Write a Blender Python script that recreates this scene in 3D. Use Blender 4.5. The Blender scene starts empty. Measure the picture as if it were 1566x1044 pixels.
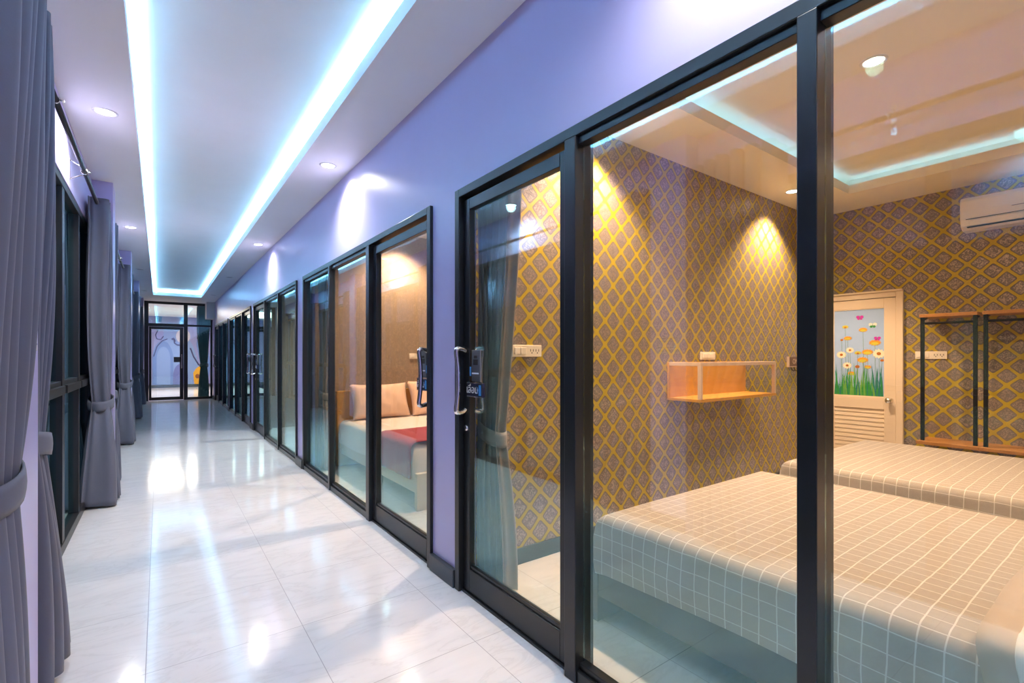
import bpy, bmesh, math, random
from mathutils import Vector, Matrix
S = bpy.context.scene
COL = S.collection
random.seed(7)
PI = math.pi

# ------------------------------------------------------------------ camera
F_PX = 737.0
YAW = math.radians(36.2)
CT, ST = math.cos(YAW), math.sin(YAW)
CAMZ = 1.29
cam_d = bpy.data.cameras.new('camera')
cam = bpy.data.objects.new('camera', cam_d)
COL.objects.link(cam)
cam_d.sensor_width = 36.0
cam_d.lens = 36.0 * F_PX / 1566.0
cam_d.shift_y = 23.0 / 1566.0
cam_d.clip_start = 0.02
cam.location = (0, 0, CAMZ)
cam.rotation_euler = (PI / 2, 0, -YAW)
S.camera = cam

# ------------------------------------------------------------------ world, exposure, area lights
w = bpy.data.worlds.new('night')
S.world = w
w.use_nodes = True
w.node_tree.nodes['Background'].inputs[0].default_value = (0.012, 0.02, 0.035, 1)
w.node_tree.nodes['Background'].inputs[1].default_value = 1.0
S.view_settings.view_transform = 'Standard'
S.view_settings.look = 'None'
S.view_settings.exposure = 0.35
S.view_settings.gamma = 1.0
S.cycles.transparent_max_bounces = 32
S.cycles.max_bounces = 12
S.cycles.diffuse_bounces = 5
S.cycles.sample_clamp_indirect = 30.0

LED = (0.27, 0.64, 1.0)
LED_R = (0.16, 0.48, 1.0)
WARM = (1.0, 0.655, 0.43)
COOL = (1.0, 0.975, 0.94)


def strip_light(name, loc, sx, sy, rot, power, colour):
    """the light of one run of LED ribbon (the ribbon itself is built with the ceiling)"""
    d = bpy.data.lights.new(name, 'AREA')
    d.shape = 'RECTANGLE'
    d.size, d.size_y = sx, sy
    d.energy = power
    d.color = colour
    o = bpy.data.objects.new(name, d)
    COL.objects.link(o)
    o.location = loc
    o.rotation_euler = rot
    return o


LED_P = 5.2     # watts per metre of corridor ribbon
CY0, CY1 = -2.6, 15.8          # corridor tray in Y
CX0, CX1 = -0.13, 0.944        # corridor tray in X
strip_light('led_light', (CX1 + 0.07, (CY0 + CY1) / 2, 2.95), 0.02, CY1 - CY0, (PI, 0, 0), LED_P * (CY1 - CY0), LED)
strip_light('led_light', (CX0 - 0.07, (CY0 + CY1) / 2, 2.95), 0.02, CY1 - CY0, (PI, 0, 0), LED_P * (CY1 - CY0), LED)
strip_light('led_light', ((CX0 + CX1) / 2, CY1 + 0.07, 2.95), CX1 - CX0, 0.02, (PI, 0, 0), LED_P * 1.1, LED)
RX0, RX1 = 1.95, 5.445         # room tray in X
strip_light('led_light', (RX1 + 0.06, 0.9, 2.935), 0.02, 1.9, (PI, 0, 0), 0.6, LED_R)
strip_light('led_light', ((RX0 + RX1) / 2, 1.92, 2.935), RX1 - RX0, 0.02, (PI, 0, 0), 1.0, LED_R)

# ------------------------------------------------------------------ small helpers


def pix_x(px, py, X):
    """point on the plane x = X that the photo shows at a pixel: (x, y, z)"""
    r = (px - 783) / F_PX
    zc = X / (CT * r + ST)
    return (X, zc * (CT - ST * r), CAMZ - (py - 545) / F_PX * zc)


def pix_y(px, py, Y):
    r = (px - 783) / F_PX
    zc = Y / (CT - ST * r)
    return (zc * (CT * r + ST), Y, CAMZ - (py - 545) / F_PX * zc)


class MB:
    def __init__(self):
        self.bm = bmesh.new()
        self.mi = 0

    def face(self, vs, smooth=False):
        try:
            f = self.bm.faces.new(vs)
        except ValueError:
            return None
        f.material_index = self.mi
        f.smooth = smooth
        return f

    def poly(self, pts):
        return self.face([self.bm.verts.new(p) for p in pts])

    def box(self, x0, x1, y0, y1, z0, z1):
        if x0 > x1: x0, x1 = x1, x0
        if y0 > y1: y0, y1 = y1, y0
        if z0 > z1: z0, z1 = z1, z0
        v = [self.bm.verts.new(p) for p in ((x0, y0, z0), (x1, y0, z0), (x1, y1, z0), (x0, y1, z0),
                                            (x0, y0, z1), (x1, y0, z1), (x1, y1, z1), (x0, y1, z1))]
        for q in ((3, 2, 1, 0), (4, 5, 6, 7), (0, 1, 5, 4), (1, 2, 6, 5), (2, 3, 7, 6), (3, 0, 4, 7)):
            self.face([v[i] for i in q])
        return self

    def prism(self, pts, d):
        """extrude a planar outline (3-D points) by the vector d"""
        n = len(pts)
        a = [self.bm.verts.new(p) for p in pts]
        b = [self.bm.verts.new((p[0] + d[0], p[1] + d[1], p[2] + d[2])) for p in pts]
        self.face(list(reversed(a)))
        self.face(b)
        for i in range(n):
            self.face([a[i], a[(i + 1) % n], b[(i + 1) % n], b[i]])
        return self

    def cyl(self, p0, p1, r0, r1=None, n=16, smooth=True, caps=True):
        r1 = r0 if r1 is None else r1
        p0, p1 = Vector(p0), Vector(p1)
        ax = (p1 - p0).normalized()
        t = ax.orthogonal().normalized()
        b = ax.cross(t)
        A = [self.bm.verts.new(p0 + (t * math.cos(2 * PI * k / n) + b * math.sin(2 * PI * k / n)) * r0) for k in range(n)]
        B = [self.bm.verts.new(p1 + (t * math.cos(2 * PI * k / n) + b * math.sin(2 * PI * k / n)) * r1) for k in range(n)]
        for k in range(n):
            self.face([A[k], A[(k + 1) % n], B[(k + 1) % n], B[k]], smooth)
        if caps:
            self.face(list(reversed(A)))
            self.face(B)
        return self

    def tube(self, pts, r, n=10, closed=False):
        P = [Vector(p) for p in pts]
        m = len(P)
        rings = []
        prev = None
        for i in range(m):
            if closed:
                d = (P[(i + 1) % m] - P[i - 1]).normalized()
            else:
                d = (P[min(i + 1, m - 1)] - P[max(i - 1, 0)]).normalized()
            t = d.orthogonal().normalized() if prev is None else (prev - d * prev.dot(d)).normalized()
            prev = t
            b = d.cross(t)
            rr = r[i] if isinstance(r, (list, tuple)) else r
            rings.append([self.bm.verts.new(P[i] + (t * math.cos(2 * PI * k / n) + b * math.sin(2 * PI * k / n)) * rr) for k in range(n)])
        for i in range(m if closed else m - 1):
            A, B = rings[i], rings[(i + 1) % m]
            for k in range(n):
                self.face([A[k], A[(k + 1) % n], B[(k + 1) % n], B[k]], True)
        if not closed:
            self.face(list(reversed(rings[0])))
            self.face(rings[-1])
        return self

    def lathe(self, prof, centre, axis='z', n=24, smooth=True):
        """profile of (radius, height) turned about an axis through centre"""
        c = Vector(centre)
        def pt(r, h, a):
            if axis == 'z':
                return c + Vector((r * math.cos(a), r * math.sin(a), h))
            if axis == 'x':
                return c + Vector((h, r * math.cos(a), r * math.sin(a)))
            return c + Vector((r * math.sin(a), h, r * math.cos(a)))
        rings = []
        for r, h in prof:
            if r < 1e-6:
                rings.append([self.bm.verts.new(pt(0, h, 0))])
            else:
                rings.append([self.bm.verts.new(pt(r, h, 2 * PI * k / n)) for k in range(n)])
        for A, B in zip(rings, rings[1:]):
            for k in range(n):
                a0, a1 = A[k % len(A)], A[(k + 1) % len(A)]
                b0, b1 = B[k % len(B)], B[(k + 1) % len(B)]
                vs = []
                for v in (a0, a1, b1, b0):
                    if v not in vs:
                        vs.append(v)
                if len(vs) > 2:
                    self.face(vs, smooth)
        return self

    def grid(self, fn, nu, nv, smooth=True, closed_u=False):
        V = [[self.bm.verts.new(fn(i / nu, j / nv)) for i in range(nu if closed_u else nu + 1)] for j in range(nv + 1)]
        for j in range(nv):
            for i in range(nu):
                i2 = (i + 1) % len(V[0])
                self.face([V[j][i], V[j][i2], V[j + 1][i2], V[j + 1][i]], smooth)
        return self

    def build(self, name, mats, parent=None, bevel=0, seg=2, solid=0, sub=0, keep=False):
        if not keep:
            bmesh.ops.recalc_face_normals(self.bm, faces=self.bm.faces[:])
        if parent is not None:
            bmesh.ops.translate(self.bm, verts=self.bm.verts[:], vec=-Vector(parent_origin(parent)))
        me = bpy.data.meshes.new(name)
        self.bm.to_mesh(me)
        self.bm.free()
        for m in (mats if isinstance(mats, (list, tuple)) else [mats]):
            me.materials.append(m)
        o = bpy.data.objects.new(name, me)
        COL.objects.link(o)
        if parent is not None:
            o.parent = parent
        if solid:
            md = o.modifiers.new('solid', 'SOLIDIFY'); md.thickness = solid; md.offset = 0
        if sub:
            md = o.modifiers.new('sub', 'SUBSURF'); md.levels = md.render_levels = sub
        if bevel:
            md = o.modifiers.new('bevel', 'BEVEL'); md.width = bevel; md.segments = seg; md.limit_method = 'ANGLE'
            md.harden_normals = False
        return o


def parent_origin(p):
    o = Vector((0, 0, 0))
    while p is not None:
        o += p.location
        p = p.parent
    return o


def tag(o, label=None, cat=None, group=None, kind=None):
    if label: o['label'] = label
    if cat: o['category'] = cat
    if group: o['group'] = group
    if kind: o['kind'] = kind
    return o


def thing(name, label, cat, loc=(0, 0, 0), group=None, kind=None):
    o = bpy.data.objects.new(name, None)
    COL.objects.link(o)
    o.location = loc
    o.empty_display_size = 0.05
    return tag(o, label, cat, group, kind)


def copy_tree(o, parent=None):
    c = o.copy()
    COL.objects.link(c)
    if parent is not None:
        c.parent = parent
    for ch in list(o.children):
        copy_tree(ch, c)
    return c


def dup(src, delta, label, group=None):
    c = copy_tree(src)
    c.location = Vector(src.location) + Vector(delta)
    c['label'] = label
    if group: c['group'] = group
    return c


def text_mesh(body, size, extrude):
    cu = bpy.data.curves.new('lettering', 'FONT')
    cu.body = body
    cu.size = size
    cu.extrude = extrude
    cu.align_x = 'CENTER'
    cu.align_y = 'CENTER'
    o = bpy.data.objects.new('lettering', cu)
    COL.objects.link(o)
    dg = bpy.context.evaluated_depsgraph_get()
    me = bpy.data.meshes.new_from_object(o.evaluated_get(dg))
    bpy.data.objects.remove(o)
    return me


def text_obj(name, body, size, extrude, matrix, mat, parent):
    me = text_mesh(body, size, extrude)
    me.transform(Matrix.Translation(-parent_origin(parent)) @ matrix)
    me.materials.clear()
    me.materials.append(mat)
    o = bpy.data.objects.new(name, me)
    COL.objects.link(o)
    o.parent = parent
    return o


# ------------------------------------------------------------------ materials
class NT:
    def __init__(self, name):
        self.m = bpy.data.materials.new(name)
        self.m.use_nodes = True
        self.t = self.m.node_tree
        self.b = self.t.nodes['Principled BSDF']
        self.out = self.t.nodes['Material Output']

    def n(self, typ, **kw):
        x = self.t.nodes.new(typ)
        for k, v in kw.items():
            setattr(x, k, v)
        return x

    def l(self, a, b):
        self.t.links.new(a, b)

    def val(self, x, i):
        """plug a number or a socket into input i"""
        if hasattr(x, 'links'):
            self.l(x, i)
        else:
            i.default_value = x

    def math(self, op, a, b=0.0, c=0.0):
        x = self.n('ShaderNodeMath', operation=op)
        self.val(a, x.inputs[0]); self.val(b, x.inputs[1]); self.val(c, x.inputs[2])
        return x.outputs[0]

    def mix(self, f, a, b):
        x = self.n('ShaderNodeMix', data_type='RGBA')
        self.val(f, x.inputs[0])
        for v, i in ((a, 6), (b, 7)):
            if hasattr(v, 'links'): self.l(v, x.inputs[i])
            else: x.inputs[i].default_value = (*v, 1)
        return x.outputs[2]

    def ramp(self, f, stops):
        x = self.n('ShaderNodeValToRGB')
        self.l(f, x.inputs[0])
        e = x.color_ramp.elements
        while len(e) > 1: e.remove(e[-1])
        for i, (p, c) in enumerate(stops):
            k = e[0] if i == 0 else e.new(p)
            k.position = p
            k.color = (*c, 1) if len(c) == 3 else c
        return x.outputs[0]

    def pos(self, kind='Position'):
        if kind == 'Position':
            return self.n('ShaderNodeNewGeometry').outputs['Position']
        return self.n('ShaderNodeTexCoord').outputs[kind]

    def xyz(self, v):
        x = self.n('ShaderNodeSeparateXYZ')
        self.l(v, x.inputs[0])
        return x.outputs

    def noise(self, v, scale, detail=3, rough=0.5, dist=0):
        x = self.n('ShaderNodeTexNoise')
        self.l(v, x.inputs['Vector'])
        x.inputs['Scale'].default_value = scale
        x.inputs['Detail'].default_value = detail
        x.inputs['Roughness'].default_value = rough
        x.inputs['Distortion'].default_value = dist
        return x.outputs[0]

    def mapping(self, v, scale=(1, 1, 1), rot=(0, 0, 0)):
        x = self.n('ShaderNodeMapping')
        self.l(v, x.inputs[0])
        x.inputs['Scale'].default_value = scale
        x.inputs['Rotation'].default_value = rot
        return x.outputs[0]

    def bump(self, h, strength, dist=0.01):
        x = self.n('ShaderNodeBump')
        x.inputs['Strength'].default_value = strength
        x.inputs['Distance'].default_value = dist
        self.l(h, x.inputs['Height'])
        self.l(x.outputs[0], self.b.inputs['Normal'])


def plain(name, col, rough=0.5, metal=0.0, spec=0.5, emit=None, power=0, sheen=0, coat=0, noise=0):
    t = NT(name)
    t.b.inputs['Base Color'].default_value = (*col, 1)
    t.b.inputs['Roughness'].default_value = rough
    t.b.inputs['Metallic'].default_value = metal
    t.b.inputs['Specular IOR Level'].default_value = spec
    t.b.inputs['Sheen Weight'].default_value = sheen
    t.b.inputs['Coat Weight'].default_value = coat
    if emit:
        t.b.inputs['Emission Color'].default_value = (*emit, 1)
        t.b.inputs['Emission Strength'].default_value = power
    if noise:
        h = t.noise(t.pos(), noise, 4, 0.6)
        t.bump(h, 0.15, 0.004)
    return t.m


def mat_glass():
    t = NT('clear_glass')
    g = t.n('ShaderNodeNewGeometry')
    d = t.n('ShaderNodeVectorMath', operation='DOT_PRODUCT')
    t.l(g.outputs['Normal'], d.inputs[0]); t.l(g.outputs['Incoming'], d.inputs[1])
    c = t.math('ABSOLUTE', d.outputs['Value'])
    f = t.math('POWER', t.math('SUBTRACT', 1.0, c), 5.0)
    f0 = 0.11
    f = t.math('MULTIPLY_ADD', f, 1 - f0, f0)
    tr = t.n('ShaderNodeBsdfTransparent'); tr.inputs[0].default_value = (0.94, 0.975, 0.965, 1)
    gl = t.n('ShaderNodeBsdfGlossy'); gl.inputs['Roughness'].default_value = 0.0
    gl.inputs['Color'].default_value = (0.55, 0.95, 1.0, 1)
    mx = t.n('ShaderNodeMixShader')
    t.l(f, mx.inputs[0]); t.l(tr.outputs[0], mx.inputs[1]); t.l(gl.outputs[0], mx.inputs[2])
    t.l(mx.outputs[0], t.out.inputs[0])
    t.t.nodes.remove(t.b)
    return t.m


def mat_tile():
    t = NT('marble_tile')
    p = t.pos()
    x, y, z = t.xyz(p)
    def line(v, off):
        u = t.math('DIVIDE', t.math('SUBTRACT', v, off), 0.6)
        fr = t.math('FRACT', u)
        d = t.math('ABSOLUTE', t.math('SUBTRACT', fr, 0.5))
        return t.math('GREATER_THAN', d, 0.5 - 0.0024), t.math('FLOOR', u)
    gx, ix = line(x, -0.045)
    gy, iy = line(y, 0.06)
    g = t.math('MAXIMUM', gx, gy)
    idn = t.math('ADD', t.math('MULTIPLY', ix, 3.71), t.math('MULTIPLY', iy, 7.13))
    cx = t.n('ShaderNodeCombineXYZ')
    t.l(t.math('ADD', x, t.math('MULTIPLY', idn, 0.77)), cx.inputs[0]); t.l(y, cx.inputs[1]); t.l(idn, cx.inputs[2])
    v = t.mapping(cx.outputs[0], (1.2, 3.6, 1.0), (0, 0, 0.35))
    n1 = t.noise(v, 1.6, 6, 0.62, 1.2)
    n2 = t.noise(v, 5.0, 5, 0.6, 0.6)
    vein = t.math('ABSOLUTE', t.math('SUBTRACT', n1, 0.5))
    c1 = t.ramp(vein, [(0.0, (0.60, 0.60, 0.62)), (0.03, (0.655, 0.655, 0.675)), (0.2, (0.69, 0.685, 0.70))])
    c2 = t.mix(t.math('MULTIPLY', n2, 0.25), c1, (0.72, 0.72, 0.74))
    c3 = t.mix(g, c2, (0.30, 0.30, 0.33))
    t.l(c3, t.b.inputs['Base Color'])
    t.l(t.math('MULTIPLY_ADD', g, 0.4, t.math('MULTIPLY_ADD', n2, 0.07, 0.08)), t.b.inputs['Roughness'])
    t.b.inputs['Specular IOR Level'].default_value = 0.55
    t.bump(t.math('MULTIPLY', g, -1.0), 0.3, 0.002)
    return t.m


def mat_lattice(name, axis):
    """gold diamond trellis over taupe damask; axis is the wall's run"""
    t = NT(name)
    p = t.pos()
    x, y, z = t.xyz(p)
    a = x if axis == 'x' else y
    P = 0.172
    wob = t.math('MULTIPLY', t.math('SUBTRACT', t.noise(p, 7, 2), 0.5), 0.012)
    az = t.math('ADD', z, wob)
    u = t.math('DIVIDE', t.math('ADD', a, az), P)
    v = t.math('DIVIDE', t.math('SUBTRACT', a, az), P)
    def dist(q):
        return t.math('ABSOLUTE', t.math('SUBTRACT', t.math('FRACT', q), 0.5))   # 0.5 on a line
    du, dv = dist(u), dist(v)
    # rounded diamond: p-norm of the two distances
    r = t.math('POWER', t.math('ADD', t.math('POWER', du, 7.0), t.math('POWER', dv, 7.0)), 1 / 7.0)
    gold = t.math('GREATER_THAN', r, 0.412)
    rim = t.math('MULTIPLY', t.math('GREATER_THAN', r, 0.385), t.math('LESS_THAN', r, 0.412))
    d1 = t.noise(p, 55, 4, 0.65, 1.5)
    d2 = t.noise(p, 140, 2, 0.5, 0.5)
    inner = t.math('LESS_THAN', r, 0.33)
    glint = t.math('MULTIPLY', t.math('GREATER_THAN', t.math('ADD', d1, t.math('MULTIPLY', d2, 0.25)), 0.645), inner)
    base = t.mix(d1, (0.165, 0.135, 0.128), (0.26, 0.215, 0.198))
    c = t.mix(glint, base, (0.50, 0.40, 0.33))
    gcol = t.mix(d2, (0.47, 0.345, 0.02), (0.60, 0.45, 0.035))
    c = t.mix(gold, c, gcol)
    c = t.mix(t.math('MULTIPLY', rim, 0.6), c, (0.10, 0.07, 0.05))
    t.l(c, t.b.inputs['Base Color'])
    met = t.math('MAXIMUM', t.math('MULTIPLY', gold, 0.25), t.math('MULTIPLY', glint, 0.7))
    t.l(met, t.b.inputs['Metallic'])
    t.l(t.math('SUBTRACT', 0.42, t.math('MULTIPLY', glint, 0.08)), t.b.inputs['Roughness'])
    hgt = t.math('ADD', gold, t.math('MULTIPLY', t.math('MULTIPLY', d1, inner), 1.1))
    t.bump(hgt, 0.35, 0.003)
    return t.m


def mat_damask(name, ca, cb, cg):
    t = NT(name)
    p = t.pos()
    m = t.mapping(p, (1, 1, 0.55))
    d1 = t.noise(m, 38, 5, 0.65, 1.8)
    d2 = t.noise(t.mapping(p, (60, 60, 12)), 1.0, 2)
    c = t.mix(d2, ca, cb)
    g = t.math('GREATER_THAN', d1, 0.55)
    c = t.mix(t.math('MULTIPLY', g, 0.6), c, cg)
    t.l(c, t.b.inputs['Base Color'])
    t.l(t.math('MULTIPLY', g, 0.35), t.b.inputs['Metallic'])
    t.b.inputs['Roughness'].default_value = 0.45
    t.bump(d1, 0.25, 0.003)
    return t.m


def mat_paint(name, col, rough, bump=0.08):
    t = NT(name)
    n = t.noise(t.pos(), 3.0, 3)
    t.l(t.mix(n, tuple(c * 0.96 for c in col), tuple(min(1, c * 1.03) for c in col)), t.b.inputs['Base Color'])
    t.b.inputs['Roughness'].default_value = rough
    t.bump(t.noise(t.pos(), 160, 3, 0.6), bump, 0.002)
    return t.m


def mat_wood(name, ca, cb, axis=(1, 14, 14), rough=0.45):
    t = NT(name)
    v = t.mapping(t.pos(), axis)
    n = t.noise(v, 2.2, 6, 0.6, 0.8)
    n2 = t.noise(v, 9.0, 4, 0.6, 0.3)
    c = t.mix(t.math('MULTIPLY_ADD', n2, 0.35, t.math('MULTIPLY', n, 0.7)), ca, cb)
    t.l(c, t.b.inputs['Base Color'])
    t.b.inputs['Roughness'].default_value = rough
    t.bump(n2, 0.08, 0.002)
    return t.m


def mat_sheet():
    """beige bed sheet woven with a grid of pale lines, every 6 cm"""
    t = NT('checked_sheet')
    p = t.pos('Object')
    tc = t.n('ShaderNodeTexCoord')
    nx, ny, nz = t.xyz(tc.outputs['Normal'])
    x, y, z = t.xyz(p)
    wob = t.math('MULTIPLY', t.math('SUBTRACT', t.noise(p, 6, 2), 0.5), 0.012)
    def line(v, width, pitch=0.062):
        d = t.math('ABSOLUTE', t.math('SUBTRACT', t.math('FRACT', t.math('DIVIDE', t.math('ADD', v, wob), pitch)), 0.5))
        return t.math('GREATER_THAN', d, 0.5 - width / pitch / 2)
    lx = t.math('MULTIPLY', line(x, 0.0032), t.math('LESS_THAN', t.math('ABSOLUTE', nx), 0.75))
    ly = t.math('MULTIPLY', line(y, 0.0042), t.math('LESS_THAN', t.math('ABSOLUTE', ny), 0.75))
    lz = t.math('MULTIPLY', line(z, 0.0032), t.math('LESS_THAN', t.math('ABSOLUTE', nz), 0.6))
    g = t.math('MAXIMUM', t.math('MAXIMUM', lx, ly), lz)
    fine = t.noise(p, 90, 2)
    base = t.mix(fine, (0.37, 0.325, 0.285), (0.43, 0.38, 0.335))
    t.l(t.mix(t.math('MULTIPLY', g, 0.6), base, (0.86, 0.82, 0.78)), t.b.inputs['Base Color'])
    t.b.inputs['Roughness'].default_value = 0.75
    t.b.inputs['Sheen Weight'].default_value = 0.15
    t.bump(t.noise(p, 14, 4, 0.55, 0.4), 0.25, 0.012)
    return t.m


def mat_cloth(name, ca, cb, rough=0.72, scale=1.0):
    t = NT(name)
    p = t.pos('Object')
    n = t.noise(t.mapping(p, (1, 1, 0.25)), 5 * scale, 3)
    wv = t.noise(p, 260, 1)
    c = t.mix(n, ca, cb)
    t.l(c, t.b.inputs['Base Color'])
    t.b.inputs['Roughness'].default_value = rough
    t.b.inputs['Sheen Weight'].default_value = 0.12
    t.b.inputs['Specular IOR Level'].default_value = 0.3
    t.bump(t.math('ADD', t.math('MULTIPLY', wv, 0.15), t.noise(p, 22 * scale, 3, 0.5, 0.5)), 0.12, 0.006)
    return t.m


GLASS = mat_glass()
TILE = mat_tile()
LAT_X = mat_lattice('trellis_wallpaper_side', 'x')
LAT_Y = mat_lattice('trellis_wallpaper_back', 'y')
DAM2 = mat_damask('brown_damask_wallpaper', (0.31, 0.225, 0.16), (0.38, 0.285, 0.205), (0.55, 0.42, 0.28))
DAM3 = mat_damask('grey_damask_wallpaper', (0.30, 0.25, 0.20), (0.40, 0.34, 0.28), (0.50, 0.44, 0.36))
PURPLE = mat_paint('lavender_paint', (0.50, 0.455, 0.74), 0.32)
WHITE = mat_paint('white_ceiling_paint', (0.84, 0.84, 0.85), 0.6, 0.04)
WARM_CEIL = mat_paint('warm_lit_room_paint', (0.88, 0.80, 0.66), 0.55, 0.04)  # ceiling colour tinted cream to carry the orange of the warm room light
ALU = plain('black_aluminium', (0.016, 0.019, 0.023), 0.30, 0.25, 0.6)
ALU2 = plain('dark_window_aluminium', (0.022, 0.022, 0.026), 0.38, 0.2, 0.5)
STEEL = plain('polished_steel', (0.78, 0.76, 0.74), 0.16, 1.0)
CHROME = plain('chrome', (0.8, 0.78, 0.75), 0.12, 1.0)
DKTILE = plain('dark_skirting_tile', (0.035, 0.043, 0.052), 0.35, 0, 0.5, noise=40)
CURT = mat_cloth('grey_curtain_cloth', (0.105, 0.112, 0.158), (0.142, 0.150, 0.200), 0.6)
CURT_R = mat_cloth('room_curtain_cloth', (0.26, 0.24, 0.23), (0.33, 0.30, 0.285), 0.65)
CURT_T = mat_cloth('teal_curtain_cloth', (0.03, 0.07, 0.08), (0.05, 0.10, 0.11), 0.65)
IRON = plain('dark_iron', (0.02, 0.022, 0.03), 0.35, 0.6)
BLACKM = plain('black_powder_coat', (0.010, 0.009, 0.009), 0.5, 0, 0.2)
LAMP_ON = plain('lit_diffuser', (1, 1, 1), 0.5, emit=(1, 0.97, 0.95), power=9)
LAMP_WARM = plain('lit_warm_diffuser', (1, 1, 1), 0.5, emit=(1, 0.93, 0.8), power=9)
LAMP_OFF = plain('unlit_diffuser', (0.25, 0.26, 0.3), 0.3)
TRIMW = plain('white_lamp_trim', (0.75, 0.75, 0.76), 0.4)
RIBBON = plain('led_ribbon', (0.9, 0.95, 1), 0.5, emit=(0.45, 0.8, 1.0), power=5)
SHEET = mat_sheet()
BEDDK = mat_wood('dark_bed_wood', (0.050, 0.044, 0.042), (0.075, 0.066, 0.062), (12, 1, 12), 0.4)
BEDLT = mat_wood('cream_bed_wood', (0.55, 0.43, 0.30), (0.66, 0.54, 0.40), (12, 1, 12), 0.45)
OAK = mat_wood('orange_oak', (0.42, 0.19, 0.02), (0.68, 0.36, 0.055), (1.2, 14, 14), 0.45)
OAKY = mat_wood('orange_oak_boards', (0.32, 0.13, 0.035), (0.56, 0.27, 0.08), (14, 1.2, 14), 0.45)
FRAMEW = plain('pale_wooden_rod', (0.62, 0.47, 0.36), 0.45, noise=60)
PVC = plain('cream_door_plastic', (0.80, 0.66, 0.50), 0.35)
PLATE = plain('switch_plate_plastic', (0.82, 0.74, 0.62), 0.35)
ROCKER = plain('rocker_plastic', (0.86, 0.80, 0.70), 0.3)
HOLE = plain('dark_recess', (0.02, 0.02, 0.02), 0.7)
ACW = plain('air_conditioner_plastic', (0.80, 0.74, 0.68), 0.35)
PILLOW = mat_cloth('peach_pillow_cloth', (0.72, 0.47, 0.34), (0.80, 0.54, 0.40), 0.7, 2)
SHEET2 = mat_cloth('pale_plain_sheet', (0.66, 0.58, 0.50), (0.74, 0.66, 0.58), 0.75, 1.5)
REDC = mat_cloth('red_runner_cloth', (0.26, 0.006, 0.015), (0.34, 0.012, 0.025), 0.7, 1.5)
DUVET = mat_cloth('beige_duvet_cloth', (0.50, 0.42, 0.35), (0.57, 0.48, 0.41), 0.75, 1.5)
DUVETW = mat_cloth('white_band_cloth', (0.80, 0.76, 0.72), (0.86, 0.82, 0.79), 0.75, 1.5)
PAPER = plain('notice_paper', (0.66, 0.63, 0.58), 0.6)
INK = plain('printed_ink', (0.22, 0.20, 0.24), 0.6)
SIGNB = plain('navy_sign_plastic', (0.012, 0.016, 0.05), 0.3)
SIGNW = plain('white_lettering', (0.85, 0.87, 0.9), 0.4)
SIGNBL = plain('blue_sticker', (0.06, 0.30, 0.72), 0.35)
GREYP = plain('grey_lock_plate', (0.16, 0.17, 0.19), 0.35, 0.5)

# ------------------------------------------------------------------ the setting: floor, walls, ceilings
XW = 1.345           # corridor face of the glazed wall
XF = 1.325           # corridor face of the black frames
HEAD = 2.207
CEIL = 2.91
RCEIL = 2.88
BACKX = 6.08
END = 17.45
HALL = 24.6
OPEN = [(-0.44, 2.351), (2.652, 5.886), (6.21, 9.50), (9.84, 13.08), (13.40, 16.72)]
NEAR = -3.6

b = MB()
b.box(-0.62, BACKX + 0.15, NEAR - 0.15, HALL + 0.15, -0.12, 0.0)
tag(b.build('floor', TILE), 'white glossy marble floor tiles with thin grout lines', 'floor', kind='structure')

# glazed wall: header over all openings and the lavender piers between them
b = MB()
b.box(XW, XW + 0.12, NEAR, END, HEAD, 3.2)
ys = [NEAR] + [v for o in OPEN for v in o] + [END]
for i in range(0, len(ys), 2):
    b.box(XW, XW + 0.12, ys[i], ys[i + 1], 0, HEAD)
tag(b.build('wall_right', PURPLE), 'glossy lavender wall above and between the black glazed openings', 'wall', kind='structure')

# window side: pilasters and the wall over the windows
LB = [(-1.0, 2.08), (2.39, 5.83), (6.13, 9.44), (9.74, 13.05), (13.35, 16.66)]
b = MB()
b.box(-0.62, -0.50, NEAR, END, 2.45, 3.2)
ys = [NEAR] + [v for o in LB for v in o] + [END]
for i in range(0, len(ys), 2):
    b.box(-0.62, -0.35, ys[i], ys[i + 1], 0, 3.2)
tag(b.build('wall_left', PURPLE), 'lavender pilasters and wall over the dark windows', 'wall', kind='structure')

b = MB()
b.box(-0.62, XW + 0.12, NEAR - 0.12, NEAR, 0, 3.2)
tag(b.build('wall_near', PURPLE), 'lavender end wall of the corridor behind the camera', 'wall', kind='structure')

# room walls: the back wall, then one partition per pair of rooms
def wall(name, box, mat, label):
    m = MB(); m.box(*box)
    return tag(m.build(name, mat), label, 'wall', kind='structure')

RY = [-0.75, 2.50, 6.05, 9.67, 13.24, 17.0]
wall('wall_back', (BACKX, BACKX + 0.12, -0.75, 2.44, 0, 3.2), LAT_Y, 'back wall papered with gold diamond trellis around the flower door')
wall('wall_back_brown', (BACKX, BACKX + 0.12, 2.44, 17.0, 0, 3.2), DAM2, 'brown papered back wall of the rooms further along')
wall('wall_room_near', (XW + 0.12, BACKX, -0.87, -0.75, 0, 3.2), LAT_X, 'gold trellis papered wall at the head of the beds')
wall('wall_room_side', (XW + 0.12, BACKX, 2.395, 2.50, 0, 3.2), LAT_X, 'gold trellis papered side wall with the oak shelf')
wall('wall_room_side_brown', (XW + 0.12, BACKX, 2.50, 2.61, 0, 3.2), DAM2, 'brown papered near side wall of the room with the red runner bed')
wall('wall_partition_brown', (XW + 0.12, BACKX, 5.93, 6.05, 0, 3.2), DAM2, 'brown papered wall behind the peach pillows')
wall('wall_partition_grey', (XW + 0.12, BACKX, 6.05, 6.17, 0, 3.2), DAM3, 'grey papered near wall of the empty dim room')
wall('wall_partition_grey_far', (XW + 0.12, BACKX, 9.55, 9.79, 0, 3.2), DAM3, 'grey papered wall seen through the glass of the empty dim room')
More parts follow.
